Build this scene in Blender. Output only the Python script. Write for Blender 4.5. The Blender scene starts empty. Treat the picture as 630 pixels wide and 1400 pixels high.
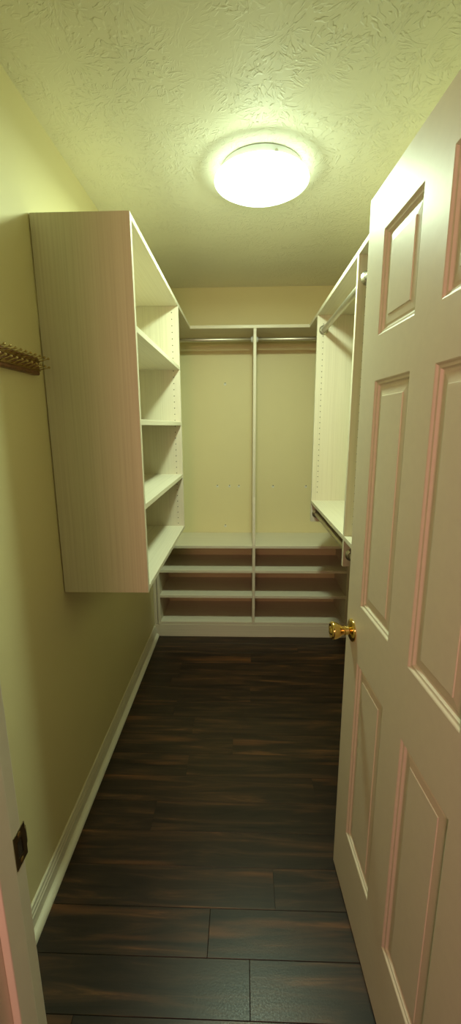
import bpy, bmesh, math, random
from mathutils import Vector, Matrix
random.seed(7)
S = bpy.context.scene
COL = S.collection

# ------------------------------------------------------------------ dimensions (metres)
XL, XR = -0.641, 0.777          # side walls
YF, YB = 0.495, 3.084           # closet face of the door wall, back wall
HC = 2.44
XF = -0.3355                    # front of left unit
XR0 = 0.4212                    # front of right unit
ZT = 2.126                      # top of the top shelf
T = 0.019                       # board thickness
YT = 2.775                      # front of the back top shelf
YL = 2.717                      # front of the low cubbies
XD = 0.077                      # centre of the back divider

# ------------------------------------------------------------------ materials
def nodes(name):
    m = bpy.data.materials.new(name); m.use_nodes = True
    nt = m.node_tree; b = nt.nodes['Principled BSDF']
    return m, nt, b
def N(nt, t, **kw):
    n = nt.nodes.new(t)
    for k, v in kw.items():
        if k.startswith('_'): setattr(n, k[1:], v)
        else: n.inputs[k.replace('__', ' ')].default_value = v
    return n
def L(nt, a, b): nt.links.new(a, b)
def ramp(nt, fac, stops, interp='LINEAR'):
    r = nt.nodes.new('ShaderNodeValToRGB'); r.color_ramp.interpolation = interp
    e = r.color_ramp.elements
    while len(e) < len(stops): e.new(0.5)
    for i, (p, c) in enumerate(stops):
        e[i].position = p; e[i].color = (*c, 1) if len(c) == 3 else c
    L(nt, fac, r.inputs[0]); return r
def bump(nt, b, h, dist, strength=1.0):
    bp = N(nt, 'ShaderNodeBump', Distance=dist, Strength=strength)
    L(nt, h, bp.inputs['Height']); L(nt, bp.outputs[0], b.inputs['Normal']); return bp

def m_plain(name, col, rough=0.5, metal=0.0, nscale=30, var=0.04, bd=0.0004):
    m, nt, b = nodes(name)
    tc = N(nt, 'ShaderNodeTexCoord'); no = N(nt, 'ShaderNodeTexNoise', Scale=nscale, Detail=4.0)
    L(nt, tc.outputs['Object'], no.inputs['Vector'])
    lo = tuple(c * (1 - var) for c in col); hi = tuple(min(1, c * (1 + var)) for c in col)
    r = ramp(nt, no.outputs[0], [(0.3, lo), (0.7, hi)])
    L(nt, r.outputs[0], b.inputs['Base Color'])
    b.inputs['Roughness'].default_value = rough; b.inputs['Specular IOR Level'].default_value = 0.35; b.inputs['Metallic'].default_value = metal
    if bd: bump(nt, b, no.outputs[0], bd, 0.4)
    return m

def m_melamine(name, axis):
    m, nt, b = nodes(name)
    tc = N(nt, 'ShaderNodeTexCoord'); mp = N(nt, 'ShaderNodeMapping')
    sc = {'x': (1.6, 150, 150), 'y': (150, 1.6, 150), 'z': (150, 150, 1.6)}[axis]
    mp.inputs['Scale'].default_value = sc
    L(nt, tc.outputs['Object'], mp.inputs['Vector'])
    n1 = N(nt, 'ShaderNodeTexNoise', Scale=1.0, Detail=5.0, Roughness=0.6)
    L(nt, mp.outputs[0], n1.inputs['Vector'])
    r = ramp(nt, n1.outputs[0], [(0.25, (0.61, 0.54, 0.41)), (0.48, (0.69, 0.62, 0.48)), (0.75, (0.74, 0.675, 0.53))])
    L(nt, r.outputs[0], b.inputs['Base Color'])
    b.inputs['Roughness'].default_value = 0.42
    bump(nt, b, n1.outputs[0], 0.0004, 0.35)
    return m

def m_wall(name, col):
    m, nt, b = nodes(name)
    tc = N(nt, 'ShaderNodeTexCoord')
    n1 = N(nt, 'ShaderNodeTexNoise', Scale=160.0, Detail=3.0); n2 = N(nt, 'ShaderNodeTexNoise', Scale=2.5, Detail=3.0)
    L(nt, tc.outputs['Object'], n1.inputs['Vector']); L(nt, tc.outputs['Object'], n2.inputs['Vector'])
    r = ramp(nt, n2.outputs[0], [(0.3, tuple(c * 0.97 for c in col)), (0.7, col)])
    L(nt, r.outputs[0], b.inputs['Base Color']); b.inputs['Roughness'].default_value = 0.55
    bump(nt, b, n1.outputs[0], 0.0006, 0.3)
    return m

def m_ceiling():
    m, nt, b = nodes('stomped_ceiling_paint')
    tc = N(nt, 'ShaderNodeTexCoord')
    wob = N(nt, 'ShaderNodeTexNoise', Scale=14.0, Detail=2.0)
    L(nt, tc.outputs['Object'], wob.inputs['Vector'])
    sub = N(nt, 'ShaderNodeVectorMath', _operation='MULTIPLY_ADD')
    sub.inputs[1].default_value = (0.03, 0.03, 0); sub.inputs[2].default_value = (0, 0, 0)
    L(nt, wob.outputs['Color'], sub.inputs[0])
    add = N(nt, 'ShaderNodeVectorMath', _operation='ADD')
    L(nt, tc.outputs['Object'], add.inputs[0]); L(nt, sub.outputs[0], add.inputs[1])
    def layer(scale, off):
        o = N(nt, 'ShaderNodeVectorMath', _operation='ADD'); o.inputs[1].default_value = off
        L(nt, add.outputs[0], o.inputs[0])
        v = N(nt, 'ShaderNodeTexVoronoi', _voronoi_dimensions='2D', Scale=scale, Randomness=0.9)
        L(nt, o.outputs[0], v.inputs['Vector'])
        d = N(nt, 'ShaderNodeVectorMath', _operation='SUBTRACT')
        L(nt, o.outputs[0], d.inputs[0]); L(nt, v.outputs['Position'], d.inputs[1])
        flat = N(nt, 'ShaderNodeVectorMath', _operation='MULTIPLY'); flat.inputs[1].default_value = (1, 1, 0)
        L(nt, d.outputs[0], flat.inputs[0])
        nn = N(nt, 'ShaderNodeVectorMath', _operation='NORMALIZE'); L(nt, flat.outputs[0], nn.inputs[0])
        ln = N(nt, 'ShaderNodeVectorMath', _operation='LENGTH'); L(nt, flat.outputs[0], ln.inputs[0])
        k = N(nt, 'ShaderNodeVectorMath', _operation='SCALE'); k.inputs['Scale'].default_value = 3.0
        L(nt, nn.outputs[0], k.inputs[0])
        # direction picks the streak, distance lets it end after a few centimetres
        z = N(nt, 'ShaderNodeMath', _operation='MULTIPLY'); z.inputs[1].default_value = 15.0
        L(nt, ln.outputs['Value'], z.inputs[0])
        cmb = N(nt, 'ShaderNodeCombineXYZ'); L(nt, z.outputs[0], cmb.inputs[2])
        s2 = N(nt, 'ShaderNodeVectorMath', _operation='ADD'); L(nt, k.outputs[0], s2.inputs[0]); L(nt, cmb.outputs[0], s2.inputs[1])
        cs = N(nt, 'ShaderNodeVectorMath', _operation='MULTIPLY_ADD'); cs.inputs[1].default_value = (0, 0, 40)
        L(nt, v.outputs['Color'], cs.inputs[0]); L(nt, s2.outputs[0], cs.inputs[2])
        n = N(nt, 'ShaderNodeTexNoise', Scale=1.9, Detail=1.5, Roughness=0.5); L(nt, cs.outputs[0], n.inputs['Vector'])
        st = ramp(nt, n.outputs[0], [(0.56, (0, 0, 0)), (0.62, (1, 1, 1)), (0.75, (0.8, 0.8, 0.8))])
        rr = ramp(nt, ln.outputs['Value'], [(0.015, (0, 0, 0)), (0.03, (1, 1, 1)), (0.085, (1, 1, 1)), (0.12, (0.2, 0.2, 0.2))])
        mu = N(nt, 'ShaderNodeMath', _operation='MULTIPLY'); L(nt, st.outputs[0], mu.inputs[0]); L(nt, rr.outputs[0], mu.inputs[1])
        return mu
    a = layer(6.0, (0, 0, 0)); c = layer(7.5, (3.37, 1.21, 0))
    mx = N(nt, 'ShaderNodeMath', _operation='MAXIMUM'); L(nt, a.outputs[0], mx.inputs[0]); L(nt, c.outputs[0], mx.inputs[1])
    pt = N(nt, 'ShaderNodeTexNoise', Scale=4.5, Detail=2.0); L(nt, tc.outputs['Object'], pt.inputs['Vector'])
    pr = ramp(nt, pt.outputs[0], [(0.38, (0.12, 0.12, 0.12)), (0.50, (1, 1, 1))])
    mm = N(nt, 'ShaderNodeMath', _operation='MULTIPLY'); L(nt, mx.outputs[0], mm.inputs[0]); L(nt, pr.outputs[0], mm.inputs[1])
    b.inputs['Base Color'].default_value = (0.89, 0.85, 0.69, 1); b.inputs['Roughness'].default_value = 0.6
    bump(nt, b, mm.outputs[0], 0.0035, 0.62)
    return m

def m_floor():
    m, nt, b = nodes('dark_laminate_planks')
    tc = N(nt, 'ShaderNodeTexCoord'); at = N(nt, 'ShaderNodeAttribute', _attribute_name='plank')
    off = N(nt, 'ShaderNodeVectorMath', _operation='MULTIPLY_ADD'); off.inputs[1].default_value = (37, 11, 5)
    L(nt, at.outputs['Color'], off.inputs[0]); L(nt, tc.outputs['Object'], off.inputs[2])
    mp = N(nt, 'ShaderNodeMapping'); mp.inputs['Scale'].default_value = (2.2, 26, 1)
    L(nt, off.outputs[0], mp.inputs['Vector'])
    n1 = N(nt, 'ShaderNodeTexNoise', Scale=1.0, Detail=6.0, Roughness=0.62, Distortion=0.6)
    L(nt, mp.outputs[0], n1.inputs['Vector'])
    base = ramp(nt, n1.outputs[0], [(0.30, (0.009, 0.0055, 0.0035)), (0.50, (0.026, 0.0145, 0.008)), (0.62, (0.055, 0.026, 0.012)), (0.76, (0.17, 0.07, 0.024))])
    mp2 = N(nt, 'ShaderNodeMapping'); mp2.inputs['Scale'].default_value = (1.3, 15, 1)
    L(nt, off.outputs[0], mp2.inputs['Vector'])
    n2 = N(nt, 'ShaderNodeTexNoise', Scale=1.0, Detail=3.0, Roughness=0.5); L(nt, mp2.outputs[0], n2.inputs['Vector'])
    st = ramp(nt, n2.outputs[0], [(0.58, (0, 0, 0)), (0.72, (1, 1, 1))])
    mix = N(nt, 'ShaderNodeMixRGB'); mix.inputs[2].default_value = (0.15, 0.055, 0.018, 1)
    k = N(nt, 'ShaderNodeMath', _operation='MULTIPLY'); k.inputs[1].default_value = 0.75; L(nt, st.outputs[0], k.inputs[0])
    L(nt, k.outputs[0], mix.inputs[0]); L(nt, base.outputs[0], mix.inputs[1])
    L(nt, mix.outputs[0], b.inputs['Base Color'])
    fine = N(nt, 'ShaderNodeTexNoise', Scale=220.0, Detail=3.0); L(nt, tc.outputs['Object'], fine.inputs['Vector'])
    rg = ramp(nt, fine.outputs[0], [(0.3, (0.30,) * 3), (0.7, (0.40,) * 3)])
    L(nt, rg.outputs[0], b.inputs['Roughness'])
    b.inputs['Specular IOR Level'].default_value = 0.32
    bump(nt, b, fine.outputs[0], 0.0004, 0.35)
    return m

def m_glow():
    m, nt, b = nodes('frosted_glass_lit')
    tc = N(nt, 'ShaderNodeTexCoord'); no = N(nt, 'ShaderNodeTexNoise', Scale=5.0)
    L(nt, tc.outputs['Object'], no.inputs['Vector'])
    r = ramp(nt, no.outputs[0], [(0.0, (0.74, 1.0, 0.74)), (1.0, (0.76, 1.0, 0.76))])
    L(nt, r.outputs[0], b.inputs['Emission Color']); b.inputs['Emission Strength'].default_value = LAMP
    b.inputs['Base Color'].default_value = (0.9, 0.9, 0.88, 1); b.inputs['Roughness'].default_value = 0.25
    return m

LAMP = 1.8
MX, MY, MZ = m_melamine('pale_woodgrain_board_x', 'x'), m_melamine('pale_woodgrain_board_y', 'y'), m_melamine('pale_woodgrain_board_z', 'z')
WALL = m_wall('cream_wall_paint', (0.81, 0.72, 0.41))
CEIL = m_ceiling(); FLOOR = m_floor()
TRIM = m_plain('gloss_white_trim_paint', (0.78, 0.73, 0.58), 0.35, nscale=18, var=0.02)
DOOR = m_plain('semigloss_white_door_paint', (0.72, 0.66, 0.52), 0.46, nscale=45, var=0.015, bd=0.0006)
BRASS = m_plain('polished_brass', (0.80, 0.58, 0.20), 0.14, 1.0, bd=0)
OLDBRASS = m_plain('aged_brass', (0.36, 0.25, 0.10), 0.38, 1.0, bd=0)
PEGB = m_plain('dull_brass_peg', (0.50, 0.38, 0.17), 0.3, 1.0, bd=0)
STEEL = m_plain('satin_nickel_rod', (0.62, 0.58, 0.50), 0.42, 1.0, bd=0)
DARKSTEEL = m_plain('tarnished_strike_metal', (0.22, 0.17, 0.10), 0.3, 1.0, bd=0)
WOODDK = m_plain('dark_walnut', (0.19, 0.085, 0.035), 0.4, nscale=60, var=0.3)
HOLE = m_plain('drilled_hole_dark', (0.035, 0.025, 0.015), 0.9, bd=0)
SPACKLE = m_plain('white_spackle', (0.80, 0.78, 0.68), 0.8, bd=0)
SUB = m_plain('dark_plank_seam', (0.006, 0.004, 0.003), 0.9, bd=0)
PANW = m_plain('white_enamel_metal', (0.80, 0.80, 0.76), 0.35, bd=0)
GLOW = m_glow()

# ------------------------------------------------------------------ mesh helpers
def box(bm, x0, x1, y0, y1, z0, z1, bev=0.0, mi=0):
    vs = [bm.verts.new((x, y, z)) for x in (x0, x1) for y in (y0, y1) for z in (z0, z1)]
    q = [(0, 1, 3, 2), (4, 6, 7, 5), (0, 4, 5, 1), (2, 3, 7, 6), (0, 2, 6, 4), (1, 5, 7, 3)]
    fs = [bm.faces.new([vs[i] for i in f]) for f in q]
    for f in fs: f.material_index = mi
    if bev:
        es = list({e for f in fs for e in f.edges})
        bmesh.ops.bevel(bm, geom=es, offset=bev, segments=2, affect='EDGES', profile=0.5)
def prism(bm, pts, axis, a, b, bev=0.0):
    """pts: 2-D outline, extruded along axis from a to b"""
    def P(u, v, w):
        return {'x': (w, u, v), 'y': (u, w, v), 'z': (u, v, w)}[axis]
    A = [bm.verts.new(P(u, v, a)) for u, v in pts]; B = [bm.verts.new(P(u, v, b)) for u, v in pts]
    fs = [bm.faces.new(A), bm.faces.new(B[::-1])]
    n = len(pts)
    for i in range(n):
        fs.append(bm.faces.new([A[i], B[i], B[(i + 1) % n], A[(i + 1) % n]]))
    if bev:
        es = list({e for f in fs for e in f.edges})
        bmesh.ops.bevel(bm, geom=es, offset=bev, segments=2, affect='EDGES', profile=0.5)
def frame_of(d):
    d = Vector(d).normalized(); u = d.orthogonal().normalized(); return d, u, d.cross(u)
def lathe(bm, org, d, prof, n=48, mi=0):
    """prof: (radius, distance along d) pairs"""
    org = Vector(org); d, u, v = frame_of(d); rings = []
    for r, t in prof:
        if r < 1e-6: rings.append([bm.verts.new(org + d * t)])
        else: rings.append([bm.verts.new(org + d * t + (u * math.cos(2 * math.pi * k / n) + v * math.sin(2 * math.pi * k / n)) * r) for k in range(n)])
    for A, B in zip(rings, rings[1:]):
        for k in range(n):
            q = [A[k % len(A)], A[(k + 1) % len(A)], B[(k + 1) % len(B)], B[k % len(B)]]
            q = list(dict.fromkeys(q))
            if len(q) > 2:
                f = bm.faces.new(q); f.material_index = mi; f.smooth = True
def tube(bm, a, b, r, n=20):
    a, b = Vector(a), Vector(b); l = (b - a).length
    lathe(bm, a, b - a, [(0, 0), (r * .85, 0), (r, r * .15), (r, l - r * .15), (r * .85, l), (0, l)], n)
def ball(bm, c, r, n=12, mi=0):
    lathe(bm, Vector(c) - Vector((r, 0, 0)), (1, 0, 0), [(r * math.sin(math.pi * k / 8), r - r * math.cos(math.pi * k / 8)) for k in range(9)], n, mi)
def disc_row(bm, pts, d, r=0.0026, mi=1):
    """drilled pin holes: tiny dark countersinks on the board's face"""
    for p in pts:
        lathe(bm, p, d, [(r, 0.0), (r, 0.0003), (0, 0.0003)], 10, mi)
def obj(name, bm, mats, root=None, parent=None):
    bmesh.ops.recalc_face_normals(bm, faces=bm.faces)
    org = Vector(root.location) if root else None
    if org is not None:
        for v in bm.verts: v.co -= org
    me = bpy.data.meshes.new(name); bm.to_mesh(me); bm.free()
    for m in (mats if isinstance(mats, (list, tuple)) else [mats]): me.materials.append(m)
    o = bpy.data.objects.new(name, me); COL.objects.link(o)
    if parent or root: o.parent = parent or root
    return o
def smooth(o, ang=40):
    me = o.data
    for p in me.polygons: p.use_smooth = True
    try: me.set_sharp_from_angle(angle=math.radians(ang))
    except Exception: pass
    return o
def thing(name, label, cat, loc, group=None):
    o = bpy.data.objects.new(name, None); COL.objects.link(o); o.location = loc; o.empty_display_size = 0.05
    o['label'] = label; o['category'] = cat
    if group: o['group'] = group
    return o
def struct(o, label=None, cat=None):
    o['kind'] = 'structure'
    if label: o['label'] = label
    if cat: o['category'] = cat
    return o
def board(name, x0, x1, y0, y1, z0, z1, mat, root, parent=None, bev=0.0012):
    bm = bmesh.new(); box(bm, x0, x1, y0, y1, z0, z1, bev); return obj(name, bm, mat, root, parent)

# ------------------------------------------------------------------ room shell
def wall(name, x0, x1, y0, y1, z0, z1, label, mat=WALL):
    bm = bmesh.new(); box(bm, x0, x1, y0, y1, z0, z1); return struct(obj(name, bm, mat), label, 'wall')
WL = wall('wall_left', XL - 0.10, XL, YF, YB + 0.1, 0, HC, 'cream painted left wall of the closet')
WR = wall('wall_right', XR, XR + 0.10, YF, YB + 0.1, 0, HC, 'cream painted right wall behind the door and hanging unit')
WB = wall('wall_back', XL, XR, YB, YB + 0.10, 0, HC, 'cream painted back wall with old screw holes')
# door wall with its opening
JL, JR, HD = -0.355, 0.395, 2.065
bm = bmesh.new()
box(bm, -1.9, JL, 0.38, YF, 0, HC); box(bm, JR, 2.0, 0.38, YF, 0, HC); box(bm, JL, JR, 0.38, YF, HD, HC)
struct(obj('wall_front', bm, WALL), 'cream painted wall that holds the doorway', 'wall')
bm = bmesh.new(); box(bm, XL - 0.1, XR + 0.1, 0.38, YB + 0.1, HC, HC + 0.06)
struct(obj('ceiling', bm, CEIL), 'pale ceiling with a stomped crow foot plaster texture', 'ceiling')

# floor: planks across the closet, one mesh (a surface pattern)
bm = bmesh.new()
lay = bm.loops.layers.color.new('plank')
PW = 0.1245; y = 0.8825 - 20 * PW
row = -20
joints = {-2: [-0.44], -1: [0.020], 0: [-0.102], 1: [0.104], 2: [0.45], 3: [-0.35], 4: [0.30]}
while y < YB + 0.05:
    js = sorted(joints.get(row, [random.uniform(-0.6, 0.7)]))
    xs = [js[0] - 1.22 * k for k in range(3, 0, -1)] + js + [js[-1] + 1.22 * k for k in range(1, 4)]
    for a, b in zip(xs, xs[1:]):
        a2, b2 = max(a, -1.9), min(b, 2.0)
        if b2 - a2 < 0.02: continue
        n0 = len(bm.faces)
        g = 0.0006 if row <= 0 else 0.00025
        x0, x1, y0, y1 = a2 + g, b2 - g, y + g, y + PW - g
        e = 0.0007 if row <= 0 else 0.0003
        vs = [bm.verts.new(p) for p in ((x0, y0, -e), (x1, y0, -e), (x1, y1, -e), (x0, y1, -e), (x0 + e, y0 + e, 0), (x1 - e, y0 + e, 0), (x1 - e, y1 - e, 0), (x0 + e, y1 - e, 0))]
        c = (random.random(), random.random(), random.random(), 1)
        for q in ((4, 5, 6, 7), (0, 1, 5, 4), (1, 2, 6, 5), (2, 3, 7, 6), (3, 0, 4, 7)):
            f = bm.faces.new([vs[i] for i in q])
            for lp in f.loops: lp[lay] = c
    y += PW; row += 1
box(bm, -1.9, 2.0, 0.8825 - 20 * PW, YB + 0.05, -0.05, -0.0013, mi=1)
fl = struct(obj('floor', bm, [FLOOR, SUB]), 'dark brown laminate plank floor with orange brown streaks', 'floor')

# screw holes with white spackle rings on the back wall
for x, z in ((-0.194, 1.056), (-0.102, 1.056), (-0.030, 1.056), (-0.135, 0.745), (0.229, 1.053), (0.478, 1.052), (-0.129, 1.803)):
    bm = bmesh.new()
    lathe(bm, (x, YB, z - 0.006), (0, -1, 0), [(0.010, 0), (0.008, 0.0008), (0, 0.001)], 14, 0)
    lathe(bm, (x + 0.001, YB - 0.0006, z + 0.002), (0, -1, 0), [(0.0036, 0), (0.0036, 0.0009), (0, 0.0009)], 12, 1)
    obj('screw_hole', bm, [SPACKLE, HOLE], parent=WB)

# baseboards (profiled board plus quarter round in one length)
def base_profile(h=0.083):
    p = [(0, 0), (0.032, 0)]
    p += [(0.013 + 0.019 * math.cos(a), 0.019 * math.sin(a) + 0.001) for a in [math.radians(k) for k in range(10, 91, 16)]]
    p += [(0.013, h - 0.028), (0.0105, h - 0.024), (0.0105, h - 0.016), (0.0075, h - 0.011), (0.0065, h - 0.002), (0.004, h), (0, h)]
    return p
bm = bmesh.new(); prism(bm, [(XL + u, v) for u, v in base_profile()], 'y', YF, YL)
# prism 'y' uses (x, y, z) = (u, w, v)
struct(obj('baseboard_left', bm, TRIM), 'white moulded baseboard along the left wall', 'baseboard')
bm = bmesh.new(); prism(bm, [(XR - u, v) for u, v in base_profile()][::-1], 'y', YF, YL)
struct(obj('baseboard_right', bm, TRIM), 'white moulded baseboard along the right wall behind the door', 'baseboard')

# door frame: jambs, head, stop and casing
bm = bmesh.new()
SY0, SY1 = 0.420, 0.457
for sx, xj, xi in ((1, JL, -0.335), (-1, JR, JR - 0.020)):
    lo, hi = min(xj, xi), max(xj, xi)
    box(bm, lo, hi, 0.375, YF, 0, HD, 0.0015)
    st = xi + sx * 0.012
    box(bm, min(xi, st), max(xi, st), SY0, SY1, 0, HD - 0.02, 0.002)
    for yc0, yc1 in ((0.362, 0.380), (YF, YF + 0.014)):
        c0, c1 = (xi - sx * 0.006), (xi - sx * 0.064)
        if yc0 > 0.4: c0 = xi - sx * 0.008
        box(bm, min(c0, c1), max(c0, c1), yc0, yc1, 0, HD + 0.05, 0.004)
box(bm, JL, JR, 0.375, YF, HD - 0.02, HD, 0.0015)
box(bm, -0.335, JR - 0.02, SY0, SY1, HD - 0.032, HD - 0.02, 0.002)
for yc0, yc1 in ((0.362, 0.380), (YF, YF + 0.014)):
    box(bm, JL - 0.044, JR + 0.044, yc0, yc1, HD - 0.012, HD + 0.05, 0.004)
JM = struct(obj('trim_1', bm, TRIM), 'white painted door frame at the lower left edge of the view', 'door frame')
# strike plate let into the left jamb
bm = bmesh.new()
px = -0.335
yA, yB2, zA, zB2 = 0.474, 0.503, 0.852, 0.911
hy0, hy1, hz0, hz1 = 0.481, 0.494, 0.867, 0.896
for b4 in ((yA, yB2, zA, hz0), (yA, yB2, hz1, zB2), (yA, hy0, hz0, hz1), (hy1, yB2, hz0, hz1)):
    box(bm, px - 0.0005, px + 0.0012, *b4)
prism(bm, [(px - 0.0005, yB2), (px + 0.0012, yB2), (px - 0.001, yB2 + 0.006), (px - 0.004, yB2 + 0.008), (px - 0.004, yB2 + 0.006)], 'z', hz0, hz1)
box(bm, px + 0.0001, px + 0.0004, hy0, hy1, hz0, hz1, mi=1)
for zz in (0.8585, 0.9045):
    lathe(bm, (px + 0.0012, 0.4875, zz), (1, 0, 0), [(0.0042, 0), (0.0036, 0.0008), (0.0012, 0.0008), (0.0, 0.0004)], 16, 2)
sp = obj('strike_plate', bm, [DARKSTEEL, HOLE, OLDBRASS], parent=JM); sp['label'] = 'dark metal latch strike plate'

# ------------------------------------------------------------------ the open six panel door
ang = math.radians(3.2)
DW, DT, DZ0, DZ1 = 0.680, 0.035, 0.012, 2.042
P0 = Vector((0.3173, 1.1567, 0))
Ds = Vector((math.sin(ang), -math.cos(ang), 0)); Dn = Vector((math.cos(ang), math.sin(ang), 0))  # Dn points away from camera side
def dp(s, d, z): return P0 + Ds * s + Dn * d + Vector((0, 0, z))
cols = [(0.103, 0.2905), (0.3895, 0.577)]
rows = [(0.252, 0.842), (1.012, 1.606), (1.709, 1.938)]
prof = [(0, 0), (0.0022, 0.0012), (0.0045, 0.0042), (0.0060, 0.0048), (0.0095, 0.0052), (0.0125, 0.0095), (0.0150, 0.0104), (0.0170, 0.0104), (0.0205, 0.0088), (0.0374, 0.0068), (0.0379, 0.0054), (0.0390, 0.0050)]
bm = bmesh.new()
def door_face(d0, sg):
    ss = [0, cols[0][0], cols[0][1], cols[1][0], cols[1][1], DW]
    zz = [DZ0, rows[0][0], rows[0][1], rows[1][0], rows[1][1], rows[2][0], rows[2][1], DZ1]
    for i in range(5):
        for j in range(7):
            if i in (1, 3) and j in (1, 3, 5):
                rings = []
                for ins, dep in prof:
                    a, b, c, e = ss[i] + ins, ss[i + 1] - ins, zz[j] + ins, zz[j + 1] - ins
                    rings.append([bm.verts.new(dp(u, d0 + sg * dep, w)) for u, w in ((a, c), (b, c), (b, e), (a, e))])
                for A, B in zip(rings, rings[1:]):
                    for k in range(4): bm.faces.new([A[k], A[(k + 1) % 4], B[(k + 1) % 4], B[k]])
                bm.faces.new(rings[-1])
            else:
                bm.faces.new([bm.verts.new(dp(u, d0, w)) for u, w in ((ss[i], zz[j]), (ss[i + 1], zz[j]), (ss[i + 1], zz[j + 1]), (ss[i], zz[j + 1]))])
door_face(0, 1); door_face(DT, -1)
for a, b in (((0, DZ0), (DW, DZ0)), ((DW, DZ0), (DW, DZ1)), ((DW, DZ1), (0, DZ1)), ((0, DZ1), (0, DZ0))):
    bm.faces.new([bm.verts.new(dp(a[0], 0, a[1])), bm.verts.new(dp(b[0], 0, b[1])), bm.verts.new(dp(b[0], DT, b[1])), bm.verts.new(dp(a[0], DT, a[1]))])
bmesh.ops.remove_doubles(bm, verts=bm.verts, dist=1e-5)
D1 = struct(obj('door_1', bm, DOOR), 'white six panel door standing open on the right', 'door')
# brass knobs: one each side
kz = 0.914
def knob(d0, sg, name='door_knob'):
    bm = bmesh.new(); o = dp(0.052, d0, kz); d = Dn * sg
    lathe(bm, o, d, [(0, 0), (0.033, 0), (0.0335, 0.002), (0.032, 0.005), (0.026, 0.008), (0.016, 0.0105), (0.0125, 0.013), (0.0125, 0.020), (0.0145, 0.021), (0.0145, 0.0235), (0.0125, 0.0245),
                     (0.0135, 0.030), (0.0185, 0.038), (0.0235, 0.047), (0.0262, 0.055), (0.0265, 0.059), (0.0245, 0.063), (0.020, 0.0645), (0.0185, 0.0635), (0.0125, 0.0635), (0.011, 0.066), (0.006, 0.0685), (0, 0.069)], 40)
    k = smooth(obj(name, bm, BRASS, parent=D1), 50); k['label'] = 'polished brass knob on a round rosette'
    return k
knob(0, -1); knob(DT, 1)
bm = bmesh.new()
c = [dp(-0.0008, 0.005, kz - 0.028), dp(-0.0008, 0.030, kz - 0.028), dp(-0.0008, 0.030, kz + 0.028), dp(-0.0008, 0.005, kz + 0.028)]
c2 = [p + Ds * 0.0012 for p in c]
A = [bm.verts.new(p) for p in c]; B = [bm.verts.new(p) for p in c2]
bm.faces.new(A); bm.faces.new(B[::-1])
for i in range(4): bm.faces.new([A[i], B[i], B[(i + 1) % 4], A[(i + 1) % 4]])
lathe(bm, dp(-0.001, 0.0175, kz), -Ds, [(0.0085, 0), (0.0085, 0.008), (0, 0.008)], 16)
obj('latch_plate', bm, BRASS, parent=D1)['label'] = 'brass latch plate on the door edge'
for z in (0.25, 1.03, 1.80):
    bm = bmesh.new()
    tube(bm, dp(DW + 0.006, DT + 0.004, z - 0.045), dp(DW + 0.006, DT + 0.004, z + 0.045), 0.006, 14)
    obj('hinge', bm, OLDBRASS, parent=D1)['label'] = 'brass hinge barrel'

# ------------------------------------------------------------------ left wall-hung shelf unit
ZB = 0.919; Y0, Y1 = 1.356, 2.274     # near face of near panel, near (visible) face of the far panel
LU = thing('hanging_shelf_unit', 'tall pale woodgrain shelf unit hung on the left wall, four open bays', 'shelf unit', (XL + 0.15, 1.85, ZB))
XW = XL + 0.0035
board('side_panel', XW, XF, Y0, Y0 + T, ZB, ZT, MZ, LU)
holes = [ZT - 0.018 - 0.032 * k for k in range(1, 37)]
bm = bmesh.new(); box(bm, XW, XF, Y1 - 0.004, Y1 + T - 0.004, ZB, ZT - T, 0.0012)
for xx in (XF - 0.034, XW + 0.034):
    disc_row(bm, [(xx, Y1 - 0.004, z) for z in holes if z > ZB + 0.03], (0, -1, 0))
obj('side_panel', bm, [MZ, HOLE], LU)
for zt in (1.812, 1.523, 1.237, 0.940):
    board('shelf', XW, XF - 0.001, Y0 + T, Y1 - 0.004, zt - T, zt, MY, LU)
# ------------------------------------------------------------------ back unit
BU = thing('closet_storage_unit', 'pale built in unit across the back wall: two hanging bays over low shoe cubbies', 'closet unit', (XD, 2.9, 0))
ZC = 0.686       # top of counter
def side_poly(front_up=YT + 0.002, front_lo=YL + 0.001):
    return [(front_lo, 0.095), (YB - 0.002, 0.095), (YB - 0.002, ZT - T), (front_up, ZT - T), (front_up, 1.02), (front_up - 0.012, 0.95), (front_lo + 0.010, 0.74), (front_lo, 0.69)]
def upright(name, xc, holes_sides, xlo=None):
    bm = bmesh.new(); prism(bm, side_poly(), 'x', xc - T / 2, xc + T / 2, 0.001)
    for sd in holes_sides:
        xx = xc + sd * T / 2
        disc_row(bm, [(xx, YT + 0.036, z) for z in [1.1 + 0.032 * k for k in range(30)]], (sd, 0, 0))
    return obj(name, bm, [MZ, HOLE], BU)
XS0, XS1 = -0.6025, 2 * XD + 0.6025
upright('divider', XD, (-1, 1)); upright('side_panel', XS0, (1,)); upright('side_panel', XS1 - 0.02, (-1,))
XS1 -= 0.02
# bays
for x0, x1 in ((XS0 + T / 2, XD - T / 2), (XD + T / 2, XS1 - T / 2)):
    board('counter', x0, x1, YL + 0.003, YB - 0.002, ZC - T, ZC, MX, BU)
    for zt in (0.506, 0.317, 0.114):
        board('cubby_shelf', x0, x1, YL + 0.003, YB - 0.002, zt - T, zt, MX, BU)
    # clothes rod with its end cups
    bm = bmesh.new(); tube(bm, (x0 + 0.004, 2.895, 2.062), (x1 - 0.004, 2.895, 2.062), 0.0125, 24)
    r = obj('clothes_rod', bm, STEEL, BU); r['label'] = 'slim brushed metal clothes rod'
    for xe, sg in ((x0, 1), (x1, -1)):
        bm = bmesh.new(); lathe(bm, (xe, 2.895, 2.062), (sg, 0, 0), [(0, 0), (0.022, 0), (0.022, 0.003), (0.017, 0.004), (0.017, 0.014), (0.0128, 0.014), (0.0128, 0.005)], 28)
        obj('rod_socket', bm, PANW, BU, r)
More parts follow.
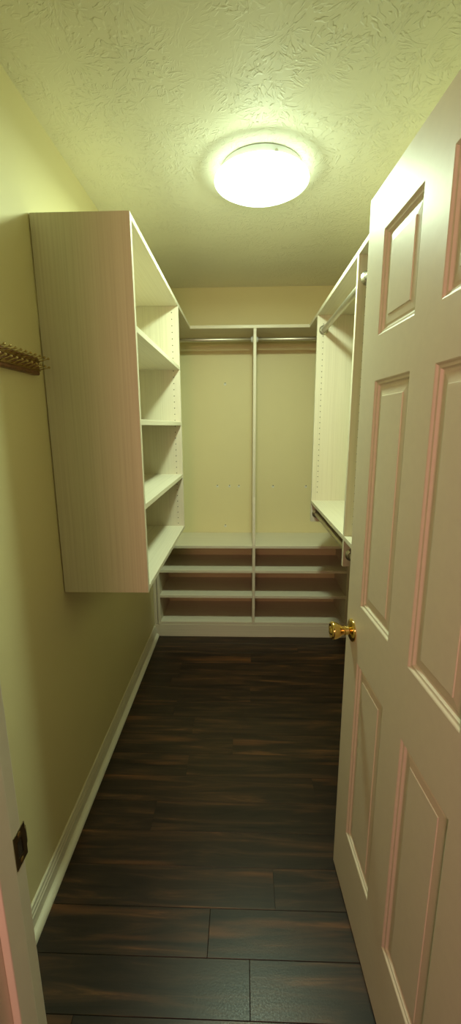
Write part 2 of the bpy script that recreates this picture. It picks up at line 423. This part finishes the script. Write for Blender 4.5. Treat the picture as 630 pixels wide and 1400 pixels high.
bm = bmesh.new(); box(bm, XL + 0.001, XR - 0.001, YL + 0.004, YL + 0.020, 0.0, 0.093, 0.001); box(bm, XL + 0.036, XR - 0.036, YL - 0.001, YL + 0.004, 0.0, 0.093, 0.0008)
obj('toe_kick', bm, MX, BU)
for x0, x1 in ((XL + 0.001, XS0 - T / 2 - 0.005), (XS1 + T / 2 + 0.005, XR - 0.001)):
    board('filler_strip', x0, x1, YL + 0.006, YL + 0.022, 0.095, ZC, MZ, BU)
# ------------------------------------------------------------------ right hanging unit
RY = (0.80, 1.655, 2.486)      # near faces of the three uprights
ZRB = 0.915; ZS = 1.048
RU = thing('hanging_clothes_unit', 'pale wall hung closet unit on the right wall with rods, partly behind the open door', 'closet unit', (XR - 0.17, 1.7, ZRB))
XE = XR - 0.002
for i, ya in enumerate(RY):
    bm = bmesh.new(); box(bm, XR0, XE, ya, ya + T, ZRB, ZT - T, 0.0012)
    if i > 0: 
        for xx in (XR0 + 0.034, XE - 0.034): disc_row(bm, [(xx, ya, z) for z in [ZS + 0.02 + 0.032 * k for k in range(1, 32)]], (0, -1, 0))
    if i < 2:
        for xx in (XR0 + 0.034, XE - 0.034): disc_row(bm, [(xx, ya + T, z) for z in [ZS + 0.02 + 0.032 * k for k in range(1, 32)]], (0, 1, 0))
    obj('side_panel' if i != 1 else 'divider', bm, [MZ, HOLE], RU)
# one U-shaped top shelf that runs round the three walls over the units
TS = thing('top_shelf', 'pale U-shaped top shelf running round three walls over the closet units', 'shelf', (XD, 2.9, ZT - T))
board('shelf_board', XW, XF, Y0 + T, YT, ZT - T, ZT, MY, TS)
board('shelf_board', XL + 0.001, XR - 0.001, YT, YB - 0.001, ZT - T, ZT, MX, TS)
board('shelf_board', XR0, XE, RY[0], YT, ZT - T, ZT, MY, TS)
for a, b in ((RY[0] + T, RY[1]), (RY[1] + T, RY[2])):
    board('shelf', XR0, XE, a, b, ZS - T, ZS, MY, RU)
    for xr_, zr, dz in ((XR0 + 0.036, 2.028, 0), (XR0 + 0.034, 0.967, 1)):
        bm = bmesh.new(); tube(bm, (xr_, a + 0.004, zr), (xr_, b - 0.004, zr), 0.0145, 24)
        r = obj('clothes_rod', bm, STEEL, RU); r['label'] = 'brushed metal clothes rod'
        for ye, sg in ((a, 1), (b, -1)):
            bm = bmesh.new(); lathe(bm, (xr_, ye, zr), (0, sg, 0), [(0, 0), (0.026, 0), (0.026, 0.003), (0.0195, 0.004), (0.019, 0.013), (0.0150, 0.014), (0.0150, 0.005)], 28)
            obj('rod_socket', bm, STEEL, RU, r)

# ------------------------------------------------------------------ ceiling lamp
LX, LY = 0.070, 1.765
CLt = thing('ceiling_light', 'round flush ceiling light with a glowing frosted glass bowl', 'ceiling light', (LX, LY, HC))
bm = bmesh.new()
lathe(bm, (LX, LY, HC), (0, 0, -1), [(0, 0), (0.146, 0), (0.152, 0.004), (0.152, 0.030), (0.150, 0.036), (0.143, 0.040), (0.120, 0.040), (0, 0.040)], 96)
smooth(obj('base_ring', bm, PANW, CLt))
bm = bmesh.new()
pr = [(0.140, 0.036), (0.172, 0.037), (0.177, 0.0385), (0.178, 0.041)]
for k in range(1, 17):
    r = 0.178 * (1 - k / 16)
    pr.append((r, 0.041 + 0.047 * (1 - (r / 0.178) ** 2.2)))
lathe(bm, (LX, LY, HC), (0, 0, -1), pr, 96)
smooth(obj('glass_bowl', bm, GLOW, CLt))['label'] = 'glowing frosted glass bowl'
for a in (80, 200, 320):
    a = math.radians(a - 160 + 6)
    d = Vector((math.cos(a), math.sin(a), 0))
    bm = bmesh.new(); lathe(bm, Vector((LX, LY, HC - 0.026)) + d * 0.151, d, [(0.002, 0), (0.002, 0.004), (0.0055, 0.004), (0.006, 0.010), (0.004, 0.012), (0, 0.012)], 14)
    obj('thumb_screw', bm, STEEL, CLt)

al = bpy.data.lights.new('ceiling_lamp_downlight', 'AREA'); al.shape = 'DISK'; al.size = 0.15; al.energy = 8.6; al.color = (0.77, 1.0, 0.70)
ao = bpy.data.objects.new('ceiling_lamp_downlight', al); ao.location = (LX, LY, HC - 0.0895); COL.objects.link(ao)
bl = bpy.data.lights.new('ceiling_lamp_fill', 'POINT'); bl.shadow_soft_size = 0.028; bl.energy = 1.5; bl.color = (0.77, 1.0, 0.70)  # added fill below the bowl, lifts the upper walls and far ceiling
bo = bpy.data.objects.new('ceiling_lamp_fill', bl); bo.location = (LX, LY - 0.06, HC - 0.125); COL.objects.link(bo)

# ------------------------------------------------------------------ tie rack on left wall
TR = thing('tie_rack', 'brown tie rack with two rows of brass pegs on the left wall', 'tie rack', (XL, 1.13, 1.655))
ya, yb = 0.93, 1.295
bm = bmesh.new()
prism(bm, [(XL, 1.655), (XL + 0.016, 1.655), (XL + 0.019, 1.658), (XL + 0.019, 1.703), (XL + 0.016, 1.707), (XL, 1.707)], 'y', ya, yb, 0.001)
obj('back_board', bm, WOODDK, TR)
for zr in (1.669, 1.694):
    bm = bmesh.new(); box(bm, XL + 0.019, XL + 0.0225, ya + 0.002, yb - 0.001, zr - 0.0035, zr + 0.0035, 0.0008)
    rail = obj('peg_rail', bm, OLDBRASS, TR); rail['label'] = 'brass strip carrying the pegs'
    k = 0; yy = yb - 0.006
    while yy > ya + 0.01:
        bm = bmesh.new(); p = Vector((XL + 0.022, yy, zr)); q = p + Vector((0.030, 0.0, 0.008))
        tube(bm, p, q, 0.0014, 8); ball(bm, q, 0.0037, 12)
        obj('peg', bm, PEGB, TR, rail); yy -= 0.026
# ------------------------------------------------------------------ light
pl = bpy.data.lights.new('bedroom_lamp', 'POINT'); pl.energy = 27; pl.color = (1.0, 0.48, 0.38); pl.shadow_soft_size = 0.20
po = bpy.data.objects.new('bedroom_lamp', pl); po.location = (-0.19, -0.95, 1.70); COL.objects.link(po)
w = bpy.data.worlds.new('World'); S.world = w; w.use_nodes = True
w.node_tree.nodes['Background'].inputs[0].default_value = (0.9, 0.58, 0.42, 1); w.node_tree.nodes['Background'].inputs[1].default_value = 0.07

# ------------------------------------------------------------------ camera
F, pitch, yaw, roll, H = 557.81, 11.9023, 1.7577, -0.3289, 1.4997
p, yw, rl = map(math.radians, (pitch, yaw, roll))
fwd = Vector((-math.sin(yw) * math.cos(p), math.cos(yw) * math.cos(p), -math.sin(p)))
right = Vector((math.cos(yw), math.sin(yw), 0)); up = right.cross(fwd)
R2 = right * math.cos(rl) + up * math.sin(rl); U2 = -right * math.sin(rl) + up * math.cos(rl)
cd = bpy.data.cameras.new('camera'); cam = bpy.data.objects.new('camera', cd); COL.objects.link(cam)
cd.sensor_fit = 'VERTICAL'; cd.sensor_height = 24; cd.lens = F / 1400 * 24; cd.clip_start = 0.02
M = Matrix.Identity(4)
for i in range(3): M[i][0], M[i][1], M[i][2] = R2[i], U2[i], -fwd[i]
M.translation = Vector((0, 0, H)); cam.matrix_world = M
S.camera = cam
S.view_settings.view_transform = 'Standard'; S.view_settings.look = 'None'
S.view_settings.exposure = 1.0; S.view_settings.gamma = 1.0; S.view_settings.use_curve_mapping = False
